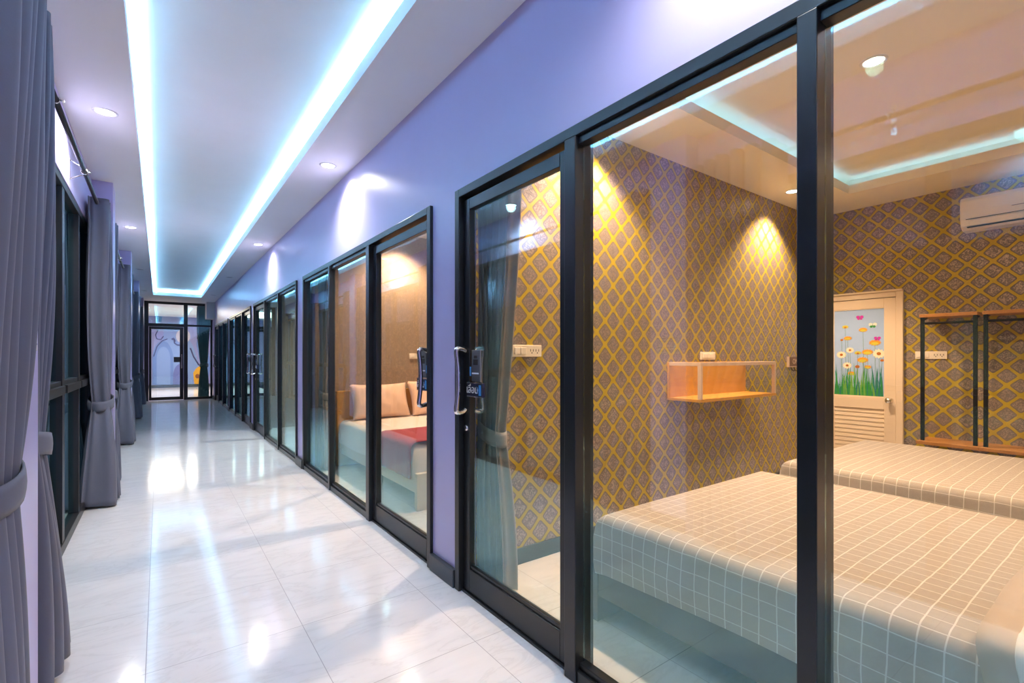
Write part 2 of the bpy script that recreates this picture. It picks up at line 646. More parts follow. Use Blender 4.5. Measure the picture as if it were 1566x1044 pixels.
wall('wall_partition_dark', (XW + 0.12, BACKX, 13.13, 13.35, 0, 3.2), DAM3, 'partition between the two dark rooms near the corridor end')
wall('wall_partition_end', (XW + 0.12, BACKX, 16.78, 17.0, 0, 3.2), DAM3, 'last partition beside the end glass door')

# skirtings
def skirt(name, boxes, label):
    m = MB()
    for q in boxes: m.box(*q)
    return tag(m.build(name, DKTILE, bevel=0.004), label, 'baseboard', kind='structure')

piers = [(2.351, 2.652), (5.886, 6.21), (9.50, 9.84), (13.08, 13.40), (16.72, 17.4)]
skirt('baseboard_right', [(XW - 0.028, XW, a + 0.006, c - 0.006, 0.0, 0.10) for a, c in piers], 'dark tile skirting at the foot of the lavender piers')
skirt('baseboard_room_side', [(XW + 0.2, BACKX, 2.382, 2.395, 0, 0.10)], 'dark tile skirting under the trellis wallpaper')
skirt('baseboard_room_back', [(BACKX - 0.013, BACKX, -0.75, 1.585, 0, 0.10)], 'dark tile skirting along the papered back wall')
skirt('baseboard_room_brown', [(XW + 0.2, BACKX, 5.917, 5.93, 0, 0.10)], 'dark tile skirting behind the red runner bed')
skirt('baseboard_left', [(-0.35, -0.336, a, c, 0.0, 0.10) for a, c in ((2.08, 2.39), (5.83, 6.13), (9.44, 9.74), (13.05, 13.35))], 'dark tile skirting at the foot of the lavender pilasters')

# corridor ceiling: soffit ring with an upturned lip, raised panel behind it
def tray(name, X0, X1, Y0, Y1, x0, x1, y0, y1, zc, lip, rise, led, label, mat):
    """X/Y: the whole ceiling; x/y: the hole; the LED ledge runs back over the soffit"""
    m = MB()
    t = 0.02
    for q in ((X0, x0, Y0, Y1), (x1, X1, Y0, Y1), (x0, x1, Y0, y0), (x0, x1, y1, Y1)):
        m.box(*q, zc, zc + t)
    for q in ((x0 - 0.012, x0, y0, y1), (x1, x1 + 0.012, y0, y1), (x0 - .012, x1 + .012, y0 - 0.012, y0), (x0 - .012, x1 + .012, y1, y1 + 0.012)):
        m.box(*q, zc + t, zc + lip)
    g = led
    m.box(x0 - g, x1 + g, y0 - g, y1 + g, zc + rise, zc + rise + t)
    for q in ((x0 - g - t, x0 - g, y0 - g, y1 + g), (x1 + g, x1 + g + t, y0 - g, y1 + g), (x0 - g, x1 + g, y0 - g - t, y0 - g), (x0 - g, x1 + g, y1 + g, y1 + g + t)):
        m.box(*q, zc + t, zc + rise)
    return tag(m.build(name, mat), label, 'ceiling', kind='structure')

tray('ceiling', -0.62, XW + 0.12, NEAR, END, CX0, CX1, CY0, CY1, CEIL, 0.088, 0.17, 0.13, 'white corridor ceiling with a long recessed tray lit blue along its edges', WHITE)
tray('ceiling_room', XW + 0.10, BACKX + 0.1, -0.80, 2.45, RX0, RX1, -0.20, 1.86, RCEIL, 0.085, 0.16, 0.11, 'bedroom ceiling with a recessed tray edged in blue light', WARM_CEIL)
b = MB(); b.box(XW + 0.10, BACKX + 0.1, 2.45, 17.0, RCEIL, RCEIL + 0.04)
tag(b.build('ceiling_rooms_beyond', WARM_CEIL), 'flat ceiling, warm lamplight tinted into its colour, of the rooms beyond the first bedroom', 'ceiling', kind='structure')

# LED ribbons lying on the ledges
def ribbon(pts, label):
    m = MB()
    for (x0, y0), (x1, y1), z in pts:
        if abs(x1 - x0) < 1e-6:
            m.box(x0 - 0.006, x0 + 0.006, y0, y1, z, z + 0.006)
        else:
            m.box(x0, x1, y0 - 0.006, y0 + 0.006, z, z + 0.006)
    return tag(m.build('led_strip_light', RIBBON), label, 'light strip')
ribbon([((CX0 - 0.07, CY0), (CX0 - 0.07, CY1 + 0.07), CEIL + 0.02), ((CX1 + 0.07, CY0), (CX1 + 0.07, CY1 + 0.07), CEIL + 0.02),
        ((CX0 - 0.07, CY1 + 0.07), (CX1 + 0.07, CY1 + 0.07), CEIL + 0.02)], 'blue light ribbon hidden behind the lip of the corridor ceiling tray')
ribbon([((RX1 + 0.06, 0.0), (RX1 + 0.06, 1.86), RCEIL + 0.02), ((RX0, 1.92), (RX1 + 0.06, 1.92), RCEIL + 0.02)], 'blue light ribbon hidden behind the lip of the bedroom ceiling tray')

# box beam in the far corner
b = MB(); b.box(1.13, XW, 16.9, END - 0.03, 2.42, CEIL)
tag(b.build('ceiling_beam', WHITE, bevel=0.004), 'grey white boxed beam in the ceiling corner beside the end glass door', 'beam', kind='structure')

# hall beyond the end door
b = MB(); b.box(-3.5, -3.38, END, HALL, 0, 3.2); b.box(4.5, 4.62, END, HALL, 0, 3.2); b.box(-3.5, 4.6, HALL, HALL + 0.12, 0, 3.4)
b.box(-3.5, -0.62, END, END + 0.12, 0, 3.2); b.box(XW, 4.6, END, END + 0.12, 0, 3.2)
tag(b.build('wall_hall', PURPLE), 'lavender walls of the hall beyond the end glass door', 'wall', kind='structure')
b = MB(); b.box(-3.5, 4.6, END, HALL, 2.95, 3.05)
tag(b.build('ceiling_hall', WHITE), 'white ceiling of the hall beyond the end glass door', 'ceiling', kind='structure')

# ------------------------------------------------------------------ glazed openings
def frame_box(m, y0, y1, z0, z1, x0=XF, x1=XF + 0.10):
    m.box(x0, x1, y0, y1, z0, z1)

def pane(y0, y1, z0, z1, x, parent, name='pane'):
    m = MB(); m.box(x, x + 0.008, y0, y1, z0, z1)
    return m.build(name, GLASS, parent)

def handle_path(x, y, z0, z1, out):
    """bow handle, feet on the stile face x, bowing outwards by out (signed)"""
    h = z1 - z0
    P = []
    prof = [(0.0, 0.045), (0.35, 0.015), (0.75, 0.0), (0.98, 0.02), (1.0, 0.07), (0.93, 0.16), (0.86, 0.28), (0.82, 0.42), (0.82, 0.58), (0.86, 0.72), (0.93, 0.84), (1.0, 0.93), (0.98, 0.98), (0.75, 1.0), (0.35, 0.985), (0.0, 0.955)]
    for i in range(len(prof) - 1):
        a, c = prof[i], prof[i + 1]
        for k in range(3):
            f = k / 3
            P.append((x + out * (a[0] + (c[0] - a[0]) * f), y, z0 + h * (a[1] + (c[1] - a[1]) * f)))
    P.append((x, y, z0 + h * 0.955))
    return P

def handles(root, ys, first):
    xd0, xd1 = XF + 0.03, XF + 0.07
    for out, x in ((-0.065, xd0), (0.065, xd1)):
        m = MB(); m.tube(handle_path(x, ys, 0.985, 1.335, out), 0.0135, 12)
        hd = m.build('handle', STEEL, root)
        if first: hd['label'] = 'bowed polished steel pull handle'

def sliding_door(i, y0, y1, hy_side, label, sign):
    """leaf between y0 < y1, set back inside the frame; hy_side +1 puts the handle by y1"""
    root = thing(f'door_{i}', label, 'door', (XF, (y0 + y1) / 2, 0), kind='structure')
    x0, x1 = XF + 0.03, XF + 0.07
    m = MB()
    for q in ((y0, y0 + 0.06), (y1 - 0.06, y1)):
        m.box(x0, x1, q[0], q[1], 0.015, HEAD - 0.06)
    m.box(x0, x1, y0 + 0.06, y1 - 0.06, 0.015, 0.14)
    m.box(x0, x1, y0 + 0.06, y1 - 0.06, HEAD - 0.12, HEAD - 0.06)
    m.box(x0 + 0.008, x1 - 0.008, y0 + 0.06, y1 - 0.06, 0.14, 0.158)
    m.build('frame', ALU, root, bevel=0.003)
    pane(y0 + 0.055, y1 - 0.055, 0.135, HEAD - 0.115, (x0 + x1) / 2 - 0.004, root)
    hy = y1 - 0.032 if hy_side > 0 else y0 + 0.032
    handles(root, hy, True)
    m = MB(); m.lathe([(0.0, -0.008), (0.014, -0.008), (0.016, -0.004), (0.016, 0.0)], (x0, hy, 0.90), 'x', 16)
    kh = m.build('keyhole', CHROME, root)
    m = MB(); m.box(x0 - 0.0095, x0 - 0.008, hy - 0.002, hy + 0.002, 0.893, 0.907)
    m.build('slot', HOLE, kh)
    if sign:
        s = -hy_side
        c = hy + s * 0.085
        gx = (x0 + x1) / 2 - 0.004
        m = MB(); m.box(gx - 0.012, gx, c - 0.042, c + 0.042, 1.155, 1.325)
        lp = m.build('lock_plate', GREYP, root, bevel=0.003)
        m = MB(); m.box(gx - 0.0135, gx - 0.012, c - 0.022, c + 0.022, 1.245, 1.275)
        m.box(gx - 0.0135, gx - 0.012, c - 0.015, c + 0.015, 1.28, 1.295)
        m.build('lock_mark', HOLE, lp)
        m = MB(); m.box(gx - 0.0135, gx - 0.012, c - 0.03, c + 0.036, 1.196, 1.204)
        m.build('white_line', SIGNW, lp)
        m = MB(); m.box(gx - 0.014, gx - 0.0121, c - s * 0.062 - 0.016, c - s * 0.062 + 0.016, 1.185, 1.235)
        m.build('blue_tab', SIGNBL, lp)
        m = MB(); m.box(gx - 0.02, gx - 0.001, c - 0.075, c + 0.075, 1.075, 1.15)
        sg = m.build('slide_sign', SIGNB, root, bevel=0.002)
        sg['label'] = 'navy sign with white lettering and a blue arrow'
        M = Matrix(((0, 0, -1, gx - 0.0205), (-1, 0, 0, c + 0.022), (0, 1, 0, 1.112), (0, 0, 0, 1)))
        text_obj('lettering', '\u0e40\u0e25\u0e37\u0e48\u0e2d\u0e19', 0.058, 0.0006, M, SIGNW, sg)
        m = MB()
        m.prism([(gx - 0.0203, c - 0.066, 1.085), (gx - 0.0203, c - 0.044, 1.085), (gx - 0.0203, c - 0.044, 1.14), (gx - 0.0203, c - 0.066, 1.14)], (-0.0008, 0, 0))
        m.build('blue_panel', SIGNBL, sg)
        m = MB()
        a = c - 0.034
        m.prism([(gx - 0.0203, a + 0.012, 1.13), (gx - 0.0203, a + 0.006, 1.13), (gx - 0.0203, a - 0.008, 1.112), (gx - 0.0203, a + 0.006, 1.094), (gx - 0.0203, a + 0.012, 1.094), (gx - 0.0203, a, 1.112)], (-0.0008, 0, 0))
        m.build('arrow', SIGNBL, sg)
        m = MB(); m.box(gx - 0.0206, gx - 0.02, c - 0.075, c + 0.075, 1.073, 1.079); m.box(gx - 0.0206, gx - 0.02, c - 0.075, c + 0.075, 1.146, 1.152)
        m.build('edging', STEEL, sg)
    return root

def opening(i, y0, y1, mull, door_bay, hside, wlabel, dlabel, sign=True, deep=(0.10, 0.10)):
    """mull: (y_low, y_high) of each mullion from y0 to y1; bays between; door_bay: index of the sliding bay"""
    root = thing(f'window_{i}', wlabel, 'window', (XF, (y0 + y1) / 2, 0), kind='structure')
    jw = 0.045
    m = MB()
    m.box(XF, XF + 0.10, y0, y0 + jw, 0, HEAD); m.box(XF, XF + 0.10, y1 - jw, y1, 0, HEAD)
    m.box(XF, XF + 0.10, y0 + jw, y1 - jw, HEAD - 0.045, HEAD)
    m.build('frame', ALU, root, bevel=0.003)
    for (a, c), dp in zip(mull, deep):
        m = MB(); m.box(XF - 0.004, XF + dp, a, c, 0, HEAD - 0.045)
        m.build('mullion', ALU, root, bevel=0.003)
    edges = [y0 + jw] + [v for q in mull for v in q] + [y1 - jw]
    for k in range(0, len(edges), 2):
        a, c = edges[k], edges[k + 1]
        if k // 2 == door_bay:
            m = MB(); m.box(XF + 0.02, XF + 0.08, a, c, 0, 0.012)
            m.build('track', ALU, root)
            sliding_door(i, a + 0.004, c - 0.004, hside, dlabel, sign)
            continue
        m = MB()
        m.box(XF + 0.005, XF + 0.075, a, c, 0, 0.05)
        m.box(XF + 0.02, XF + 0.06, a, c, 0.05, 0.075)
        m.build('sill', ALU, root, bevel=0.003)
        m = MB(); m.box(XF + 0.015, XF + 0.06, a, c, HEAD - 0.075, HEAD - 0.045); m.build('head_bead', ALU, root, bevel=0.002)
        pane(a + 0.001, c - 0.001, 0.06, HEAD - 0.05, XF + 0.04, root)

opening(1, *OPEN[0], [(0.52, 0.568), (1.385, 1.448)], 2, 1, 'black framed fixed glass in front of the bedroom with two checked beds',
        'sliding glass door with a navy sign, beside the bedroom with checked beds')
opening(2, *OPEN[1], [(3.70, 3.77), (4.785, 4.83)], 0, -1, 'black framed fixed glass in front of the bed with peach pillows',
        'sliding glass door in front of the bed with the red runner', deep=(0.10, 0.052))
opening(3, *OPEN[2], [(7.28, 7.325), (8.35, 8.41)], 2, 1, 'black framed fixed glass in front of the dim grey papered room',
        'sliding glass door of the dim grey papered room', deep=(0.052, 0.06))
opening(4, *OPEN[3], [(10.90, 10.96), (11.98, 12.02)], 0, -1, 'black framed fixed glass of the dark room, fourth opening along the corridor',
        'sliding glass door of the dark room, fourth opening along the corridor', False, (0.06, 0.052))
opening(5, *OPEN[4], [(14.48, 14.52), (15.58, 15.64)], 2, 1, 'black framed fixed glass of the last dark room beside the end door',
        'sliding glass door of the last dark room beside the end door', False, (0.052, 0.06))

# windows on the night side
def night_window(i, y0, y1, label):
    root = thing(f'window_{i}', label, 'window', (-0.56, (y0 + y1) / 2, 0), kind='structure')
    xa, xb = -0.585, -0.505
    m = MB()
    m.box(xa, xb, y0, y0 + 0.05, 0, 2.45); m.box(xa, xb, y1 - 0.05, y1, 0, 2.45)
    m.box(xa, xb, y0 + 0.05, y1 - 0.05, 2.40, 2.45); m.box(xa, xb, y0 + 0.05, y1 - 0.05, 0, 0.07)
    m.build('frame', ALU2, root, bevel=0.003)
    L = y1 - y0
    cuts = [y0 + L * 0.28, y0 + L * 0.557, y0 + L * 0.78]
    e = [y0 + 0.05]
    for k, c in enumerate(cuts):
        hw = 0.045 if k == 1 else 0.025
        m = MB(); m.box(xa, xb - 0.004, c - hw, c + hw, 0.07, 2.40)
        m.build('mullion', ALU2, root, bevel=0.003)
        e += [c - hw, c + hw]
    e.append(y1 - 0.05)
    for k in range(0, len(e), 2):
        a, c = e[k], e[k + 1]
        m = MB(); m.box(xa, xb + 0.012, a, c, 1.045, 1.10); m.box(xa + 0.02, xb - 0.01, a, c, 1.10, 1.13)
        m.build('transom', ALU2, root, bevel=0.003)
        for z0, z1 in ((0.065, 1.05), (1.125, 2.405)):
            m = MB(); m.box(-0.548, -0.540, a - 0.004, c + 0.004, z0, z1)
            m.build('pane', GLASS, root)
    return root

wl = ['dark window beside the camera, before the first pilaster', 'dark window with a rail, between the first and second pilasters',
      'dark window between the second and third pilasters', 'dark window between the third and fourth pilasters', 'dark window behind the curtains next to the end door']
for k, (a, c) in enumerate(LB):
    night_window(6 + k, a, c, wl[k])

# ------------------------------------------------------------------ end glass door
root = thing('window_11', 'black framed glass screen with transom closing the corridor end', 'window', (0.5, END, 0), kind='structure')
m = MB()
ex0, ex1, mx = -0.30, 1.33, 0.64
y0, y1 = END, END + 0.08
m.box(ex0 - 0.05, ex0 + 0.05, y0, y1, 0, 2.905); m.box(ex1 - 0.06, ex1, y0, y1, 0, 2.905)
m.box(ex0 + 0.05, mx - 0.05, y0, y1, 2.83, 2.905); m.box(mx + 0.05, ex1 - 0.06, y0, y1, 2.83, 2.905)
m.box(ex0 + 0.05, mx - 0.05, y0, y1, 2.17, 2.26); m.box(mx + 0.05, ex1 - 0.06, y0, y1, 2.19, 2.25)
m.box(mx - 0.05, mx + 0.05, y0, y1, 0, 2.905)
m.box(mx + 0.05, ex1 - 0.06, y0, y1, 0, 0.07)
m.build('frame', ALU, root, bevel=0.004)
for a, c, z0, z1 in ((ex0 + .045, mx - .045, 2.25, 2.835), (mx + .045, ex1 - .055, 2.24, 2.835), (mx + .045, ex1 - .055, 0.065, 2.195)):
    m = MB(); m.box(a, c, END + 0.035, END + 0.043, z0, z1); m.build('pane', GLASS, root)
m = MB(); m.box(-0.62, ex0 - 0.05, END, END + 0.1, 0, 3.2)
m.build('side_panel', PURPLE, root)
root = thing('door_11', 'glass door in the screen at the corridor end', 'door', (0.15, END, 0), kind='structure')
m = MB()
a, c = ex0 + 0.055, mx - 0.055
m.box(a, a + 0.06, y0 + .02, y1 - .02, 0.01, 2.165); m.box(c - 0.09, c, y0 + .02, y1 - .02, 0.01, 2.165)
m.box(a + .06, c - .09, y0 + .02, y1 - .02, 0.01, 0.10); m.box(a + .06, c - .09, y0 + .02, y1 - .02, 2.09, 2.165)
m.build('frame', ALU, root, bevel=0.003)
m = MB(); m.box(a + .055, c - .085, END + .036, END + .044, 0.095, 2.095); m.build('pane', GLASS, root)
m = MB(); m.tube([(p[1] - END + c - 0.045, END + 0.02 + (p[0]), p[2]) for p in [(q[0], END, q[2]) for q in handle_path(0, END, 0.95, 1.35, -0.06)]], 0.014, 10)
m.build('handle', STEEL, root)
m = MB(); m.box(c - 0.24, c - 0.09, END + 0.024, END + 0.036, 1.12, 1.28); m.build('lock_plate', GREYP, root, bevel=0.004)

# mural on the far hall wall: plain arches and curls in blues
MUR_BASE = mat_paint('mural_lilac', (0.20, 0.21, 0.42), 0.5)
MUR = [MUR_BASE, mat_paint('mural_pale_blue', (0.09, 0.17, 0.40), 0.5), mat_paint('mural_sky', (0.16, 0.25, 0.48), 0.5), mat_paint('mural_violet', (0.09, 0.10, 0.28), 0.5),
       plain('mural_yellow', (0.60, 0.30, 0.01), 0.5), plain('mural_line', (0.05, 0.05, 0.14), 0.5), mat_paint('mural_cream', (0.45, 0.42, 0.44), 0.5), mat_paint('mural_blue', (0.02, 0.12, 0.34), 0.5), plain('mural_brown', (0.20, 0.06, 0.01), 0.5)]
root = thing('wall_mural', 'painted mural of pale blue arches and a yellow arch on the far hall wall', 'mural', (0.5, HALL, 0))
YM = HALL - 0.01
def mp(px, py, d=0): 
    x, y, z = pix_y(px, py, YM)
    return (x, YM - d, z)
m = MB(); m.box(-3.38, 4.5, YM, HALL, 0.12, 2.95); m.build('painted_ground', MUR[0], root)
def shape(name, outline, mi, d):
    m = MB(); m.prism([mp(px, py, d) for px, py in outline], (0, -0.004, 0)); return m.build(name, MUR[mi], root)
def arch(cx, top, hw, bot, n=14, lean=0):
    P = [(cx - hw + lean, bot)]
    h = min(bot - top, hw * 1.8)
    for k in range(n + 1):
        a = PI - PI * k / n
        P.append((cx + hw * math.cos(a), top + h - h * math.sin(a)))
    P.append((cx + hw + lean, bot))
    return P
BOT = 588
shape('pale_shape', [(262, BOT), (256, 560), (250, 530), (250, 505), (258, 492), (272, 500), (285, 512), (296, 530), (305, 560), (312, BOT)], 2, 0.002)
shape('blue_arch', arch(249, 521, 16, BOT), 1, 0.006)
shape('sky_arch', arch(250, 530, 10.5, BOT), 2, 0.010)
shape('violet_arch', arch(276, 556, 11.5, BOT), 3, 0.010)
shape('yellow_arch', [(297, BOT), (295.5, 570), (299, 564), (304, 560), (309, 561), (310, 567), (308, 576), (308, BOT)], 4, 0.014)
shape('brown_spot', [(302 + 3.5 * math.cos(k * PI / 6), 575 + 3.5 * math.sin(k * PI / 6)) for k in range(12)], 8, 0.020)
shape('cream_disc', [(280 + 11 * math.cos(k * PI / 10), 514 + 11 * math.sin(k * PI / 10)) for k in range(20)], 6, 0.012)
shape('blue_tip', [(303, 540), (300, 525), (303, 514), (312, 510), (318, 530), (322, 560), (318, 580), (308, 565)], 1, 0.006)
shape('blue_crescent', [(240, 466), (243, 474), (248, 476), (253, 472), (256, 467), (252, 478), (248, 482), (247, 492), (240, 492), (241, 480)], 7, 0.012)
shape('blue_crescent', [(274, 466), (277, 476), (283, 480), (290, 468), (287, 482), (282, 492), (277, 492), (275, 480)], 7, 0.012)
for pts, r in (([(263, 519), (265, 517), (267, 520), (267, 524), (271, 527), (276, 528)], 0.035), ([(242, 504), (238, 512), (240, 518), (246, 519), (250, 514)], 0.02), ([(302, 518), (303, 513), (308, 512), (312, 512)], 0.03), ([(235, 545), (240, 530), (248, 521), (256, 518)], 0.02), ([(291, 532), (296, 545), (304, 558)], 0.025)):
    m = MB(); m.tube([mp(px, py, 0.018) for px, py in pts], r, 6)
    m.build('curl_line', MUR[5], root)
m = MB(); m.box(-3.38, 4.5, YM - 0.03, HALL, 0, 0.12)
tag(m.build('baseboard_hall', DKTILE), 'dark skirting under the mural', 'baseboard', kind='structure')
d = bpy.data.lights.new('hall_light', 'AREA'); d.energy = 330; d.size = 3.0; d.color = (1.0, 0.82, 0.66)
o = bpy.data.objects.new('hall_light', d); COL.objects.link(o); o.location = (0.5, 21, 2.9)

# ------------------------------------------------------------------ downlights
def make_downlight(name, label, x, y, z, on, group, power=0, colour=COOL, size=150, blend=1.0, warm=False):
    root = thing(name, label, 'ceiling light', (x, y, z), group)
    m = MB(); m.lathe([(0.052, -0.001), (0.056, -0.006), (0.066, -0.005), (0.070, 0.0)], (x, y, z), 'z', 28)
    m.build('trim_ring', TRIMW, root)
    m = MB(); m.lathe([(0.0, -0.002), (0.05, -0.002), (0.054, 0.001)], (x, y, z), 'z', 28)
    m.build('diffuser', (LAMP_WARM if warm else LAMP_ON) if on else LAMP_OFF, root)
    if on:
        d = bpy.data.lights.new('downlight_lamp', 'SPOT')
        d.energy = power; d.color = colour; d.spot_size = math.radians(size); d.spot_blend = blend; d.shadow_soft_size = 0.045
        o = bpy.data.objects.new('downlight_lamp', d); COL.objects.link(o)
        o.parent = root; o.location = (0, 0, -0.03)
    return root

CP = 78
G1 = 'downlights along the glazed side of the corridor ceiling'
G2 = 'downlights along the window side of the corridor ceiling'
for k, (y, on, lab) in enumerate(((0.62, 1, 'lit round downlight by the lavender wall above the first bedroom glass'), (4.22, 1, 'lit round downlight by the lavender wall above the peach pillow room'),
                                  (7.8, 1, 'lit round downlight by the lavender wall above the dim grey room'), (11.36, 0, 'unlit round downlight by the lavender wall, fourth along the corridor'),
                                  (14.9, 0, 'unlit round downlight by the lavender wall, close to the end door'), (-2.6, 1, 'lit round downlight by the lavender wall behind the camera'))):
    make_downlight('downlight', lab, 1.155, y, CEIL, on, G1, CP)
for k, (y, on, lab) in enumerate(((-2.6, 1, 'lit round downlight on the window side behind the camera'), (4.17, 1, 'lit round downlight above the curtain rod of the first window in view'),
                                  (7.7, 1, 'lit round downlight on the window side, past the second pilaster'), (11.3, 0, 'unlit round downlight on the window side, past the third pilaster'),
                                  (14.9, 0, 'unlit round downlight on the window side, close to the end door'))):
    make_downlight('downlight', lab, -0.29, y, CEIL, on, G2, CP)
G3 = 'downlights in the bedroom ceiling'
RP = 178
make_downlight('downlight', 'bright downlight in the bedroom tray above the first checked bed', 3.42, 1.04, RCEIL + 0.16, 1, G3, 145, WARM, 165, 1.0, True)
make_downlight('downlight', 'bedroom downlight by the trellis wall, beyond the oak shelf', 4.92, 2.15, RCEIL, 1, G3, RP * 1.4, WARM, 112, 0.6, True)
make_downlight('downlight', 'bedroom downlight by the trellis wall, next to the sliding door', 2.4, 2.15, RCEIL, 1, G3, RP * 1.4, WARM, 112, 0.6, True)
make_downlight('downlight', 'added unseen downlight above the head of the second bed', 4.4, -0.45, RCEIL, 1, G3, RP * 0.65, WARM, 150, 1.0, True)  # extra lamp out of view, added for its light on the room
make_downlight('downlight', 'added unseen downlight above the head of the first bed', 2.4, -0.45, RCEIL, 1, G3, RP * 0.65, WARM, 150, 1.0, True)  # its partner, likewise unseen and added to light the room
G4 = 'downlights in the rooms beyond'
make_downlight('downlight', 'downlight above the peach pillows', 2.5, 5.6, RCEIL, 1, G4, 230, WARM, 120, 0.7, True)
make_downlight('downlight', 'downlight above the foot of the red runner bed', 2.6, 3.6, RCEIL, 1, G4, 260, WARM, 140, 0.8, True)
make_downlight('downlight', 'added unseen downlight brightening the grey papered room', 3.0, 8.0, RCEIL, 1, G4, 320, COOL, 140, 0.8, True)  # no lamp known here; put in to brighten the room behind the glass

# ------------------------------------------------------------------ curtains
def lerp(a, b, f): return a + (b - a) * f
def sm(f):
    f = max(0, min(1, f)); return f * f * (3 - 2 * f)

def curtain(name, label, ya, side, vc, W, A, n, zt, ztop, mat, seed=1, group=None, zbot=0.02, rings=True, tie=True, skew=0.0, inner=None, cat='curtain'):
    """one tied curtain. ya: anchor in Y; side +1 if the cloth spreads towards +Y from the anchor; vc: the plane x the cloth hangs in;
    W/A: (top, tie, bottom) width along Y and pleat depth; n: pleats; skew: how far the middle of the cloth moves in x towards the top"""
    R = random.Random(seed)
    ph = [R.uniform(-0.4, 0.4) for _ in range(n + 2)]
    am = [R.uniform(0.75, 1.15) for _ in range(n + 2)]
    root = thing(name, label, cat, (vc, ya, 0), group)
    def shape(z):
        if z >= zt:
            f = sm((z - zt) / (ztop - zt) * 1.25) if tie else 1
            g = 1 - (1 - min(1, (z - zt) / (ztop - zt) * 1.1)) ** 2.2
            return lerp(W[1], W[0], g), lerp(A[1], A[0], g), g
        g = 1 - (1 - min(1, (zt - z) / (zt - zbot))) ** 1.6
        return lerp(W[1], W[2], g), lerp(A[1], A[2], g), -g
    def fn(s, q):
        z = lerp(zbot, ztop, q)
        wd, am_, g = shape(z)
        k = s * n
        i = int(min(k, n - 1e-6))
        a = 2 * PI * k + ph[i] * 0.0
        amp = am_ * lerp(am[i], am[i + 1], k - i)
        wave = -math.cos(a)
        wave = math.copysign(abs(wave) ** 0.75, wave)
        rip = 0.011 * (1.25 - 0.6 * abs(g)) * math.sin(a * 4 + 1.7 * math.sin(seed + 2 * a)) * max(0.25, abs(math.sin(a)))
        dy = wd * s + rip + 0.018 * math.sin(a * 2 + ph[i]) * (am_ / max(A))
        drift = 0.010 * math.sin(3.1 * z + 5 * s + seed)
        x = vc + amp * wave + drift + (skew * max(0, g) if z >= zt else 0)
        zz = z + (0.012 * math.sin(a + seed) if q < 0.01 else 0)
        return (x, ya + side * (0.02 + dy), max(0.008, zz))
    m = MB(); m.grid(fn, n * 36, 56)
    m.build('cloth', mat, root, solid=0.004)
    if tie:
        wd, am_, g = shape(zt)
        m = MB()
        cy = ya + side * (0.02 + wd * 0.5)
        ry, rx = wd * 0.5 + 0.022, am_ * 1.15 + 0.018
        def tf(s, q):
            a = 2 * PI * s
            h = (q - 0.5) * 0.085
            e = 1 + 0.05 * math.cos(q * PI - PI / 2)
            yy = cy + ry * e * math.sin(a)
            xx = vc + rx * e * math.cos(a)
            lift = 0.05 * (side * (ya - yy) / max(wd, .05)) * -1
            return (xx, yy, zt + h - lift + 0.03)
        m.grid(tf, 32, 4, closed_u=True)
        m.build('tieback', mat, root, solid=0.006)
    if rings:
        for k in range(max(2, n // 2)):
            s = (k * 2 + 0.25) / n
            yy = ya + side * (0.02 + W[0] * s)
            m = MB()
            m.tube([(vc + 0.028 * math.cos(t * PI / 8), yy + 0.012 * math.sin(t * PI / 8), ztop - 0.045 + 0.028 * math.sin(t * PI / 8)) for t in range(16)], 0.007, 8, True)
            m.build('eyelet', IRON, root)
    return root

GC = 'grey tied curtains along the corridor windows'
ZT = 2.62
curtain('curtain', 'grey curtain beside the camera, before the first pilaster, its tieback at hip height', 2.03, -1, -0.395, (0.60, 0.24, 0.5), (0.150, 0.06, 0.12), 6, 0.93, ZT, CURT, 3, GC, skew=0.0)
curtain('curtain', 'grey curtain right behind the first pilaster, its hem hanging open', 2.41, 1, -0.42, (0.46, 0.30, 0.62), (0.065, 0.05, 0.10), 5, 0.95, ZT, CURT, 5, GC)
c3 = curtain('curtain', 'grey curtain with a broad flat fold in front of the second pilaster', 5.80, -1, -0.42, (0.50, 0.26, 0.44), (0.075, 0.06, 0.135), 5, 0.88, ZT, CURT, 8, GC)
c2b = curtain('curtain', 'grey curtain just behind the second pilaster', 6.15, 1, -0.42, (0.5, 0.22, 0.5), (0.07, 0.05, 0.10), 5, 0.9, ZT, CURT, 11, GC)
dup(c3, (0, 3.61, 0), 'pale lit grey curtain in front of the third pilaster', GC)
dup(c2b, (0, 3.61, 0), 'grey curtain just behind the third pilaster', GC)
dup(c3, (0, 7.22, 0), 'bluish grey curtain in front of the fourth pilaster', GC)
dup(c2b, (0, 7.22, 0), 'grey curtain just behind the fourth pilaster', GC)
dup(c3, (0, 10.83, 0), 'grey curtain next to the end glass door', GC)

# rods
for k, (a, c) in enumerate(LB):
    lab = ['black curtain rod over the window beside the camera', 'black curtain rod with a triangular bracket over the first window in view', 'black curtain rod between the second and third pilasters',
           'black curtain rod between the third and fourth pilasters', 'black curtain rod over the window by the end door'][k]
    root = thing('curtain_rod', lab, 'curtain rod', (-0.42, (a + c) / 2, 2.575), 'black curtain rods over the windows')
    m = MB(); m.cyl((-0.42, a + 0.02, 2.575), (-0.42, c - 0.02, 2.575), 0.014, n=14); m.build('rod', IRON, root)
    for yb in (a + 0.9, (a + c) / 2 + 0.35, c - 0.25):
        m = MB(); m.box(-0.50, -0.494, yb - 0.012, yb + 0.012, 2.50, 2.66)
        m.tube([(-0.495, yb, 2.64), (-0.415, yb, 2.59)], 0.004, 6); m.tube([(-0.495, yb, 2.51), (-0.415, yb, 2.562)], 0.004, 6)
        m.tube([(-0.42 + 0.018 * math.cos(t * PI / 8), yb, 2.575 + 0.018 * math.sin(t * PI / 8)) for t in range(16)], 0.004, 6, True)
        m.cyl((-0.402, yb, 2.575), (-0.386, yb, 2.575), 0.005)
        m.build('bracket', STEEL, root)

